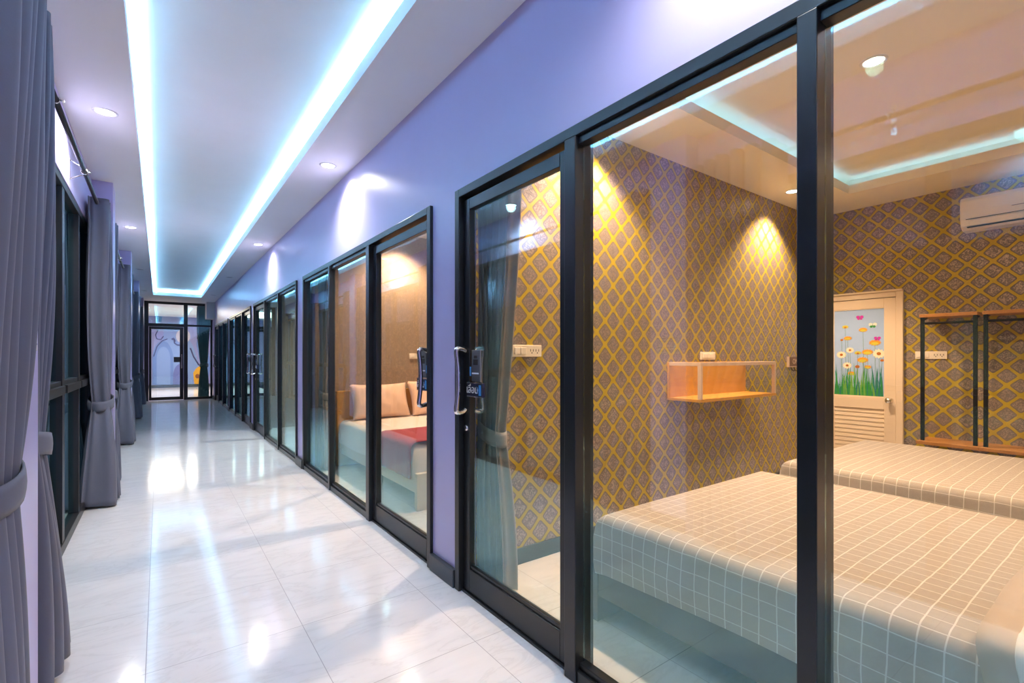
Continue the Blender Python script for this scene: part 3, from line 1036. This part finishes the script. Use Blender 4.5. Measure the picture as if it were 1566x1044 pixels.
# curtains inside the rooms
GR = 'tied curtains inside the rooms'
r1 = curtain('room_curtain', 'tied beige grey curtain behind the sliding door with the navy sign', 2.385, -1, 1.53, (0.30, 0.17, 0.26), (0.05, 0.035, 0.055), 5, 0.86, 2.45, CURT_R, 21, GR, rings=False)
r2 = curtain('room_curtain', 'tied teal grey curtain at the far end of the peach pillow room', 5.90, -1, 1.545, (0.36, 0.2, 0.3), (0.05, 0.035, 0.06), 5, 0.86, 2.45, CURT_R, 22, GR, rings=False)
dup(r1, (0, 3.58 + 3.58, 0), 'tied curtain behind the sliding door of the dim grey room', GR)
dup(r1, (0, 14.37, 0), 'tied curtain at the far end of the last dark room', GR)
curtain('hall_curtain', 'dark teal curtain beyond the end glass screen', 17.60, 1, 1.12, (0.5, 0.2, 0.35), (0.16, 0.08, 0.13), 4, 1.02, 2.85, CURT_T, 31, rings=False)

# ------------------------------------------------------------------ first bedroom
def rounded_block(m, x0, x1, y0, y1, z0, z1, r, nx, ny, puff=0.0, wav=0.0, seed=0):
    """soft block: a box whose top and edges are rounded, skirts hang straight"""
    R = random.Random(seed)
    f = [(R.uniform(4, 9), R.uniform(4, 9), R.uniform(0, 6)) for _ in range(4)]
    def prof(t, a, c):
        return a + (c - a) * t
    cx, cy = (x0 + x1) / 2, (y0 + y1) / 2
    def wob(x, y):
        return wav * sum(math.sin(a * x + p) * math.sin(b_ * y + p) for a, b_, p in f)
    def edge(v, a, c):
        """-1..1 with rounding near ends"""
        return v
    ax = [x0 + r * (1 - math.cos(k * PI / 12)) for k in range(6)] + [lerp(x0 + r, x1 - r, k / nx) for k in range(nx + 1)] + [x1 - r * (1 - math.cos((5 - k) * PI / 12)) for k in range(6)]
    ay = [y0 + r * (1 - math.cos(k * PI / 12)) for k in range(6)] + [lerp(y0 + r, y1 - r, k / ny) for k in range(ny + 1)] + [y1 - r * (1 - math.cos((5 - k) * PI / 12)) for k in range(6)]
    def drop(v, a, c):
        if v < a + r: q = (a + r - v) / r
        elif v > c - r: q = (v - c + r) / r
        else: return 0.0
        return r * (1 - math.sqrt(max(0, 1 - q * q)))
    V = []
    for y in ay:
        row = []
        for x in ax:
            z = z1 - max(drop(x, x0, x1), drop(y, y0, y1)) + wob(x, y)
            z += puff * (1 - ((x - cx) / (x1 - x0) * 2) ** 2) * (1 - ((y - cy) / (y1 - y0) * 2) ** 2)
            row.append(m.bm.verts.new((x, y, z)))
        V.append(row)
    for j in range(len(ay) - 1):
        for i in range(len(ax) - 1):
            m.face([V[j][i], V[j][i + 1], V[j + 1][i + 1], V[j + 1][i]], True)
    ring = V[0][:] + [r_[-1] for r_ in V[1:]] + V[-1][-2::-1] + [r_[0] for r_ in V[-2:0:-1]]
    prev = ring
    levels = 5
    for k in range(1, levels + 1):
        cur = []
        for i, v in enumerate(ring):
            zz = lerp(v.co.z, z0, k / levels)
            d = Vector((v.co.x - cx, v.co.y - cy, 0)).normalized()
            o = 0.010 * math.sin(i * 0.55 + seed) * math.sin(k / levels * PI * 0.9) + 0.006 * math.sin(k / levels * PI)
            ww = 0.015 * math.sin(i * 0.21 + seed) if k == levels else 0
            cur.append(m.bm.verts.new((v.co.x + d.x * o, v.co.y + d.y * o, zz + ww)))
        n = len(ring)
        for i in range(n):
            m.face([prev[i], prev[(i + 1) % n], cur[(i + 1) % n], cur[i]], True)
        prev = cur

def make_bed(label, x0, x1, y0, y1):
    """checked bed with its foot at y1"""
    root = thing('bed', label, 'bed', ((x0 + x1) / 2, (y0 + y1) / 2, 0), 'checked beds in the first bedroom')
    m = MB(); m.box(x0, x1, y1 - 0.045, y1 + 0.045, 0, 0.292); m.build('footboard', BEDDK, root, bevel=0.004)
    m = MB(); m.box(x0, x1, y0 - 0.05, y0, 0, 0.85); m.build('headboard', BEDDK, root, bevel=0.004)
    for a, c in ((x0 + 0.005, x0 + 0.035), (x1 - 0.035, x1 - 0.005)):
        m = MB(); m.box(a, c, y0, y1 - 0.045, 0.125, 0.285); m.build('side_rail', BEDDK, root, bevel=0.003)
    m = MB(); m.box(x0 + 0.035, x1 - 0.035, y0, y1 - 0.045, 0.20, 0.25); m.build('slat_base', BEDDK, root)
    m = MB(); rounded_block(m, x0 - 0.02, x1 + 0.02, y0 + 0.01, y1 - 0.05, 0.262, 0.535, 0.06, 26, 32, 0.012, 0.0012, int(x0 * 10))
    m.build('mattress', SHEET, root)
    return root

make_bed('bed under a checked beige sheet closest to the glass', 1.72, 3.24, -0.60, 1.69)
make_bed('second checked bed, closer to the flower door', 3.68, 5.20, -0.60, 1.73)

# folded duvet over the head of the first bed
root = thing('duvet', 'plain beige duvet with a white band over the head of the first checked bed', 'duvet', (2.4, -0.1, 0.55))
def duvet(y0, y1, mat, name, t):
    def fn(s, q):
        y = lerp(y0, y1, q)
        L = 0.42 + 1.2
        d = s * L
        bow = 0.03 * math.sin(s * 5)
        if d < 0.36:                      # hanging down the glass side
            return (1.692 - t - 0.012 * math.sin(y * 22) * (1 - d / 0.36), y + bow - 0.05 * (1 - d / 0.36), 0.19 + d)
        if d < 0.46:
            a = (d - 0.36) / 0.10 * PI / 2
            return (1.692 - t + 0.06 * (1 - math.cos(a)), y + bow, 0.55 + (0.02 + t) * math.sin(a))
        return (1.752 - t + (d - 0.46), y + bow + 0.05 * max(0, d - 0.6), 0.572 + t + 0.008 * math.sin(y * 14 + d * 5))
    m = MB(); m.grid(fn, 60, 14); return m.build(name, mat, root, solid=0.02)
duvet(-0.5, 0.265, DUVET, 'cover', 0.012)
duvet(0.155, 0.195, DUVETW, 'white_band', 0.0165)

# oak shelf on the trellis wall
X0, X1, YS, Z0, Z1 = 3.30, 4.48, 2.395, 0.94, 1.245
root = thing('wall_shelf', 'orange oak box shelf with a pale open frame on the trellis wall', 'shelf', ((X0 + X1) / 2, YS, Z0))
m = MB(); m.box(X0, X1, YS - 0.02, YS, Z0, Z1); m.build('back_board', OAK, root, bevel=0.002)
m = MB(); m.box(X0, X1, YS - 0.30, YS - 0.02, Z0, Z0 + 0.022); m.build('shelf_board', OAK, root, bevel=0.002)
m = MB()
t = 0.028
m.box(X0, X0 + t, YS - 0.30, YS - 0.30 + t, Z0 + 0.022, Z1); m.build('front_post', FRAMEW, root, bevel=0.002)
m = MB(); m.box(X1 - t, X1, YS - 0.30, YS - 0.30 + t, Z0 + 0.022, Z1); m.build('front_post', FRAMEW, root, bevel=0.002)
m = MB(); m.box(X0 + t, X1 - t, YS - 0.30, YS - 0.30 + t, Z1 - t, Z1); m.build('top_rail', FRAMEW, root, bevel=0.002)
for a in (X0, X1 - t):
    m = MB(); m.box(a, a + t, YS - 0.30 + t, YS - 0.02, Z1 - t, Z1); m.build('side_rail', FRAMEW, root, bevel=0.002)

# sockets and switches
def plate(name, label, cat, u0, u1, z0, z1, wallpos, axis, kind, sgn=-1):
    """a wall plate; axis 'y': on a wall of constant y facing -y; 'x': on a wall of constant x facing sgn"""
    root = thing(name, label, cat, (((u0 + u1) / 2, wallpos, (z0 + z1) / 2) if axis == 'y' else (wallpos, (u0 + u1) / 2, (z0 + z1) / 2)))
    def bx(m, a, c, z, zz, d0, d1):
        if axis == 'y': m.box(a, c, wallpos - d1, wallpos - d0, z, zz)
        else: m.box(wallpos + sgn * d0, wallpos + sgn * d1, a, c, z, zz)
        return m
    bx(MB(), u0, u1, z0, z1, 0, 0.012).build('cover_plate', PLATE, root, bevel=0.003)
    h = z1 - z0
    n = len(kind)
    for k, q in enumerate(kind):
        a = u0 + (u1 - u0) * (k + 0.12) / n
        c = u0 + (u1 - u0) * (k + 0.88) / n
        if q == 's':
            mid = (a + c) / 2
            for (p0, p1) in ((a, mid - 0.002), (mid + 0.002, c)):
                bx(MB(), p0, p1, z0 + h * 0.22, z1 - h * 0.22, 0.012, 0.017).build('rocker', ROCKER, root, bevel=0.002)
        elif q == 'o':
            m = MB()
            for e in (0.25, 0.75):
                cu = lerp(a, c, e)
                for dx, dz, ww, hh in ((-0.011, 0.004, 0.0025, 0.008), (0.011, 0.004, 0.0025, 0.008), (0, -0.012, 0.004, 0.004)):
                    bx(m, cu + dx - ww, cu + dx + ww, (z0 + z1) / 2 + dz - hh, (z0 + z1) / 2 + dz + hh, 0.0105, 0.0125)
            m.build('socket_holes', HOLE, root)
    return root

plate('switch_socket_plate', 'double plate of switches and socket behind the sliding door glass', 'wall socket', 1.75, 1.98, 1.288, 1.362, YS, 'y', 'so')
plate('socket_plate', 'small cream plate just above the oak shelf', 'wall socket', 3.76, 3.98, 1.262, 1.33, YS, 'y', 's')
p0 = pix_x(1400, 543, BACKX); p1 = pix_x(1449, 543, BACKX)
plate('switch_socket_plate', 'long cream switch and socket plate behind the clothes rack', 'wall socket', p1[1], p0[1], p0[2] - 0.037, p0[2] + 0.037, BACKX, 'x', 'os')
plate('socket_plate', 'cream socket plate on the brown wall above the peach pillows', 'wall socket', 2.66, 2.86, 1.26, 1.33, 5.93, 'y', 'so')

# key plaque with hooks and ON lettering
root = thing('key_plaque', 'small dark plaque reading ON with hooks, beside the back corner', 'sign', (5.45, YS, 1.24))
m = MB(); m.box(5.36, 5.62, YS - 0.02, YS, 1.185, 1.285); m.build('board', plain('plaque_wood', (0.16, 0.08, 0.05), 0.5), root, bevel=0.003)
m = MB(); m.box(5.352, 5.36, YS - 0.024, YS, 1.18, 1.29); m.box(5.36, 5.62, YS - 0.024, YS, 1.178, 1.185); m.build('edging', FRAMEW, root)
text_obj('lettering', 'ON', 0.075, 0.001, Matrix(((1, 0, 0, 5.50), (0, 0, -1, YS - 0.0205), (0, 1, 0, 1.236), (0, 0, 0, 1))), FRAMEW, root)
for k in range(3):
    xh = 5.42 + 0.07 * k
    m = MB(); m.tube([(xh, YS - 0.012, 1.18), (xh, YS - 0.02, 1.15), (xh + 0.012, YS - 0.035, 1.135), (xh + 0.02, YS - 0.045, 1.15)], 0.004, 8); m.build('hook', BLACKM, root)

# flower door in the back wall
root = thing('door_12', 'cream plastic door with a flower picture panel and louvred bottom', 'door', (BACKX, 1.98, 0), kind='structure')
dy0, dy1 = 1.59, 2.36
m = MB(); m.box(BACKX - 0.04, BACKX, dy0, dy0 + 0.06, 0, 1.955); m.box(BACKX - 0.04, BACKX, dy1 - 0.05, dy1, 0, 1.955); m.box(BACKX - 0.04, BACKX, dy0 + 0.06, dy1 - 0.05, 1.90, 1.955)
m.box(BACKX - 0.055, BACKX, dy0, dy1, 1.955, 1.975)
m.build('casing', PVC, root, bevel=0.006)
a, c = dy0 + 0.062, dy1 - 0.052
pz0, pz1 = 0.865, 1.80
py0, py1 = a + 0.10, c - 0.10
xd = BACKX - 0.028
m = MB()
m.box(xd, BACKX, a, py0, 0.01, 1.895); m.box(xd, BACKX, py1, c, 0.01, 1.895)
m.box(xd, BACKX, py0, py1, pz1, 1.895); m.box(xd, BACKX, py0, py1, 0.74, pz0); m.box(xd, BACKX, py0, py1, 0.01, 0.14)
m.build('leaf', PVC, root, bevel=0.004)
m = MB()
for k in range(13):
    z = 0.145 + k * 0.046
    m.prism([(xd + 0.010, py0, z), (xd + 0.019, py0, z + 0.046), (xd + 0.026, py0, z + 0.046), (xd + 0.026, py0, z)], (0, py1 - py0, 0))
m.build('louvre_slats', PVC, root)
m = MB(); m.box(xd + 0.010, xd + 0.02, py0, py1, pz0, pz1)
pn = m.build('picture_panel', plain('pale_blue_panel', (0.38, 0.54, 0.86), 0.4), root)
m = MB(); m.box(xd + 0.004, xd + 0.012, py0, py1, pz0, pz0 + 0.008); m.box(xd + 0.004, xd + 0.012, py0, py1, pz1 - 0.008, pz1)
m.build('panel_bead', PVC, root)
FM = [plain('petal_orange', (0.80, 0.33, 0.01), 0.5), plain('petal_white', (0.88, 0.80, 0.58), 0.5), plain('flower_heart', (0.45, 0.14, 0.01), 0.5), plain('stem_green', (0.10, 0.25, 0.12), 0.5),
      plain('grass_green', (0.03, 0.30, 0.06), 0.5), plain('grass_teal', (0.02, 0.20, 0.18), 0.5), plain('grass_light', (0.16, 0.42, 0.07), 0.5), plain('butterfly_magenta', (0.55, 0.02, 0.42), 0.5), plain('petal_lime', (0.60, 0.55, 0.05), 0.5), plain('butterfly_white', (0.75, 0.8, 0.72), 0.5)]
m = MB()
xs = xd + 0.0095
def fp(cx, cy):   # point of the picture from the crop the flowers were measured in
    x, y, z = pix_x(1270 + cx / 4.175, 440 + cy / 4.175, xs)
    return y, z
def blob(y, z, ry, rz, d, mi, n=10, petals=0, rot=0.0):
    m.mi = mi
    P = []
    for k in range(n * (2 if petals else 1)):
        aa = 2 * PI * k / (n * (2 if petals else 1)) + rot
        rr = 1.0 if not petals or k % 2 == 0 else 0.72
        P.append((xs - d, y + ry * rr * math.cos(aa), z + rz * rr * math.sin(aa)))
    m.prism(P, (-0.0006, 0, 0))
SC = 5.0 / 737 / 4.175 * 1.02
R = random.Random(4)
for cx, cy, r, kind in ((208, 268, 22, 'o'), (110, 322, 21, 'o'), (284, 350, 29, 'o'), (236, 410, 28, 'o'), (206, 460, 28, 'o'), (134, 546, 20, 'o'), (238, 505, 18, 'o'), (172, 503, 12, 'h'),
                        (175, 415, 18, 'l'), (95, 250, 17, 'l'), (70, 427, 25, 'w'), (125, 398, 20, 'w'), (107, 495, 23, 'w'), (309, 420, 31, 'w'), (72, 333, 8, 'h'), (330, 463, 9, 'h')):
    y, z = fp(cx, cy)
    m.mi = 3
    e = R.uniform(-0.015, 0.015)
    m.prism([(xs, y - 0.0015, z), (xs, y + e - 0.0015, pz0 + 0.1), (xs, y + e + 0.0015, pz0 + 0.1), (xs, y + 0.0015, z)], (-0.0003, 0, 0))
    k = {'o': 0, 'w': 1, 'l': 8, 'h': 2}[kind]
    blob(y, z, r * SC * 1.25, r * SC * (0.72 if kind in 'ol' else 1.0), 0.0006, k, 12, 1)
    if kind != 'h':
        blob(y, z - (0.2 * r * SC if kind in 'ol' else 0), r * SC * (0.75 if kind == 'o' else 0.4), r * SC * 0.35, 0.0013, 2 if kind != 'o' else 8, 8)
for cx, cy, mi, s in ((188, 192, 7, 1.0), (270, 240, 9, 1.1), (300, 325, 7, 0.9)):
    y, z = fp(cx, cy)
    for sy in (-1, 1):
        blob(y + sy * 0.017 * s, z + 0.010 * s, 0.018 * s, 0.016 * s, 0.0006, mi, 8)
        blob(y + sy * 0.012 * s, z - 0.010 * s, 0.012 * s, 0.012 * s, 0.0009, mi if mi == 7 else 4, 8)
    blob(y, z, 0.003, 0.016, 0.0014, 3, 6)
for k in range(74):
    y = lerp(py0 + 0.008, py1 - 0.008, (k + R.random()) / 74)
    h = R.uniform(0.10, 0.33) * (1.0 if k % 3 else 1.15)
    bend = R.uniform(-0.03, 0.03)
    wv = R.uniform(0.006, 0.011)
    m.mi = R.choice((4, 4, 5, 6))
    d = 0.0002 * (k % 7) + 0.0015
    yy = [y, y + bend * 0.35, y + bend]
    yt = max(py0 + 0.003, min(py1 - 0.003, yy[2]))
    m.prism([(xs - d, y - wv, pz0 + 0.008), (xs - d, yy[1] - wv * 0.7, pz0 + h * 0.55), (xs - d, yt, pz0 + h), (xs - d, yy[1] + wv * 0.7, pz0 + h * 0.55), (xs - d, y + wv, pz0 + 0.008)], (-0.0003, 0, 0))
m.build('flower_print', FM, pn)
ky, kz = a + 0.05, 0.84
m = MB(); m.lathe([(0.032, 0), (0.032, -0.006), (0.014, -0.012), (0.012, -0.03), (0.026, -0.04), (0.030, -0.055), (0.022, -0.068), (0.0, -0.072)], (xd, ky, kz), 'x', 24)
kn = m.build('knob', CHROME, root); kn['label'] = 'round polished metal door knob'

# clothes racks
def rack(label, ya, yb):
    root = thing('clothes_rack', label, 'clothes rack', (BACKX, (ya + yb) / 2, 0.47), 'clothes racks on the papered back wall')
    xf = 5.78
    m = MB(); m.box(xf - 0.02, BACKX, ya, yb, 1.655, 1.685); m.build('top_board', OAKY, root, bevel=0.003)
    m = MB(); m.box(xf - 0.06, BACKX, ya - 0.015, yb + 0.015, 0.475, 0.505); m.build('bottom_board', OAKY, root, bevel=0.003)
    for yy in (ya + 0.018, yb - 0.018):
        m = MB(); m.box(xf, xf + 0.026, yy - 0.014, yy + 0.014, 0.505, 1.655); m.build('post', BLACKM, root, bevel=0.002)
    m = MB(); m.cyl((xf + 0.013, ya + 0.02, 1.60), (xf + 0.013, yb - 0.02, 1.60), 0.011); m.build('hanging_rail', BLACKM, root)
    for yy in (ya + 0.018, yb - 0.018):
        m = MB(); m.tube([(xf + 0.013, yy, 1.635), (xf + 0.10, yy, 1.645), (xf + 0.15, yy, 1.655)], 0.008, 8); m.build('brace', BLACKM, root)
    return root
rack('black and oak clothes rack next to the flower door', 0.995, 1.395)
rack('black and oak clothes rack under the air conditioner', 0.545, 0.965)

# air conditioner
root = thing('air_conditioner', 'white split air conditioner high on the trellis wall', 'air conditioner', (BACKX, 0.7, 2.43))
P = [(0, 0.0), (0.14, 0.0), (0.19, 0.03), (0.215, 0.09), (0.22, 0.16), (0.215, 0.25), (0.195, 0.285), (0.0, 0.29)]
m = MB(); m.prism([(BACKX - px, 1.13, 2.435 + pz) for px, pz in P], (0, -0.86, 0)); m.build('casing', ACW, root, bevel=0.008, seg=3)
m = MB(); m.box(BACKX - 0.221, BACKX - 0.21, 0.31, 1.09, 2.52, 2.524); m.build('seam', HOLE, root)
m = MB(); m.prism([(BACKX - 0.20, 1.07, 2.462), (BACKX - 0.221, 1.07, 2.51), (BACKX - 0.214, 1.07, 2.512), (BACKX - 0.19, 1.07, 2.462)], (0, -0.72, 0)); m.build('louvre', ACW, root, bevel=0.002)
m = MB(); m.box(BACKX - 0.202, BACKX - 0.16, 0.34, 1.085, 2.452, 2.458); m.build('outlet_slot', HOLE, root)
m = MB(); m.box(BACKX - 0.222, BACKX - 0.21, 0.72, 0.80, 2.575, 2.581); m.build('maker_mark', INK, root)

# ------------------------------------------------------------------ second room: bed with peach pillows and red runner
bx0, bx1, by0, by1 = 1.74, 3.28, 3.70, 5.86
root = thing('platform_bed', 'cream platform bed with pale sheet against the brown wall', 'bed', ((bx0 + bx1) / 2, 4.8, 0))
m = MB(); m.box(bx0 - 0.01, bx1 + 0.01, by0, by0 + 0.05, 0, 0.31); m.build('footboard', BEDLT, root, bevel=0.004)
for a, c in ((bx0, bx0 + 0.03), (bx1 - 0.03, bx1)):
    m = MB(); m.box(a, c, by0 + 0.05, by1 - 0.06, 0.14, 0.305); m.build('side_rail', BEDLT, root, bevel=0.003)
m = MB(); m.box(bx0 + 0.03, bx1 - 0.03, by0 + 0.05, by1 - 0.06, 0.22, 0.26); m.build('slat_base', BEDLT, root)
m = MB(); m.box(bx0 - 0.05, bx1 + 0.05, by1 - 0.06, by1, 0, 0.88); m.build('headboard', OAK, root, bevel=0.004)
m = MB(); rounded_block(m, bx0 - 0.02, bx1 + 0.02, by0 + 0.055, by1 - 0.065, 0.275, 0.545, 0.07, 22, 26, 0.01, 0.001, 5); m.build('mattress', SHEET2, root)

root = thing('bed_runner', 'red cloth runner draped over the foot of the platform bed', 'bed runner', (2.5, 4.1, 0.55))
def rn(s, q):
    y = lerp(3.76, 4.50, q)
    L = 0.30 + 1.58 + 0.30
    d = s * L
    xl, xr = bx0 - 0.042, bx1 + 0.042
    if d < 0.25: return (xl - 0.006 * math.sin(y * 30) * (1 - d * 4), y, 0.26 + d)
    if d < 0.33:
        a = (d - 0.25) / 0.08 * PI / 2
        return (xl + 0.06 * (1 - math.cos(a)), y, 0.51 + 0.058 * math.sin(a))
    if d < L - 0.33: return (lerp(xl + 0.06, xr - 0.06, (d - 0.33) / (L - 0.66)), y, 0.572 + 0.003 * math.sin(d * 9 + y * 7))
    if d < L - 0.25:
        a = (L - 0.25 - d) / 0.08 * PI / 2
        return (xr - 0.06 * (1 - math.cos(a)), y, 0.51 + 0.058 * math.sin(a))
    return (xr, y, 0.26 + (L - d))
m = MB(); m.grid(rn, 70, 12); m.build('cloth', REDC, root, solid=0.006)

def pillow(label, x, y, z, wd, ht, th, lean, yaw):
    root = thing('pillow', label, 'pillow', (x, y, z), 'peach pillows on the platform bed')
    def half(sg):
        def fn(s, q):
            u, v = s * 2 - 1, q * 2 - 1
            e = (1 - abs(u) ** 2.6) * (1 - abs(v) ** 2.6)
            t = th * max(0, e) ** 0.55
            pu = u * wd / 2 * (1 - 0.07 * (1 - v * v))
            pv = v * ht / 2 * (1 - 0.09 * (1 - u * u))
            k = 0.006 * math.sin(u * 9 + v * 5) * e
            p = Vector((pu, -sg * t + k, pv + ht / 2))
            p = Matrix.Rotation(lean, 3, 'X') @ p
            p = Matrix.Rotation(yaw, 3, 'Z') @ p
            return p + Vector((x, y, z))
        return fn
    m = MB()
    m.grid(half(1), 22, 18); m.grid(half(-1), 22, 18)
    bmesh.ops.remove_doubles(m.bm, verts=m.bm.verts[:], dist=0.002)
    m.build('cushion', PILLOW, root)
    return root
pillow('peach pillow leaning on the headboard at the glass side', 2.16, 5.56, 0.555, 0.72, 0.44, 0.10, -0.38, 0.0)
pillow('peach pillow leaning on the headboard, further from the glass', 2.88, 5.56, 0.555, 0.70, 0.46, 0.10, -0.38, 0.05)

# ------------------------------------------------------------------ notice on the first pilaster
root = thing('switch_plate_pair', 'two small pale plates on the first pilaster between the curtains', 'wall plate', (-0.35, 2.23, 1.37))
for z0, z1, mt in ((1.385, 1.445, plain('bluish_plate', (0.50, 0.52, 0.62), 0.5)), (1.31, 1.378, PAPER)):
    m = MB(); m.box(-0.35, -0.342, 2.13, 2.33, z0, z1); pl = m.build('plate', mt, root, bevel=0.002)
    m = MB()
    for k in range(2): m.box(-0.342, -0.341, 2.14, 2.32, lerp(z0, z1, 0.3 + 0.35 * k), lerp(z0, z1, 0.3 + 0.35 * k) + 0.005)
    m.build('marking', INK, pl)
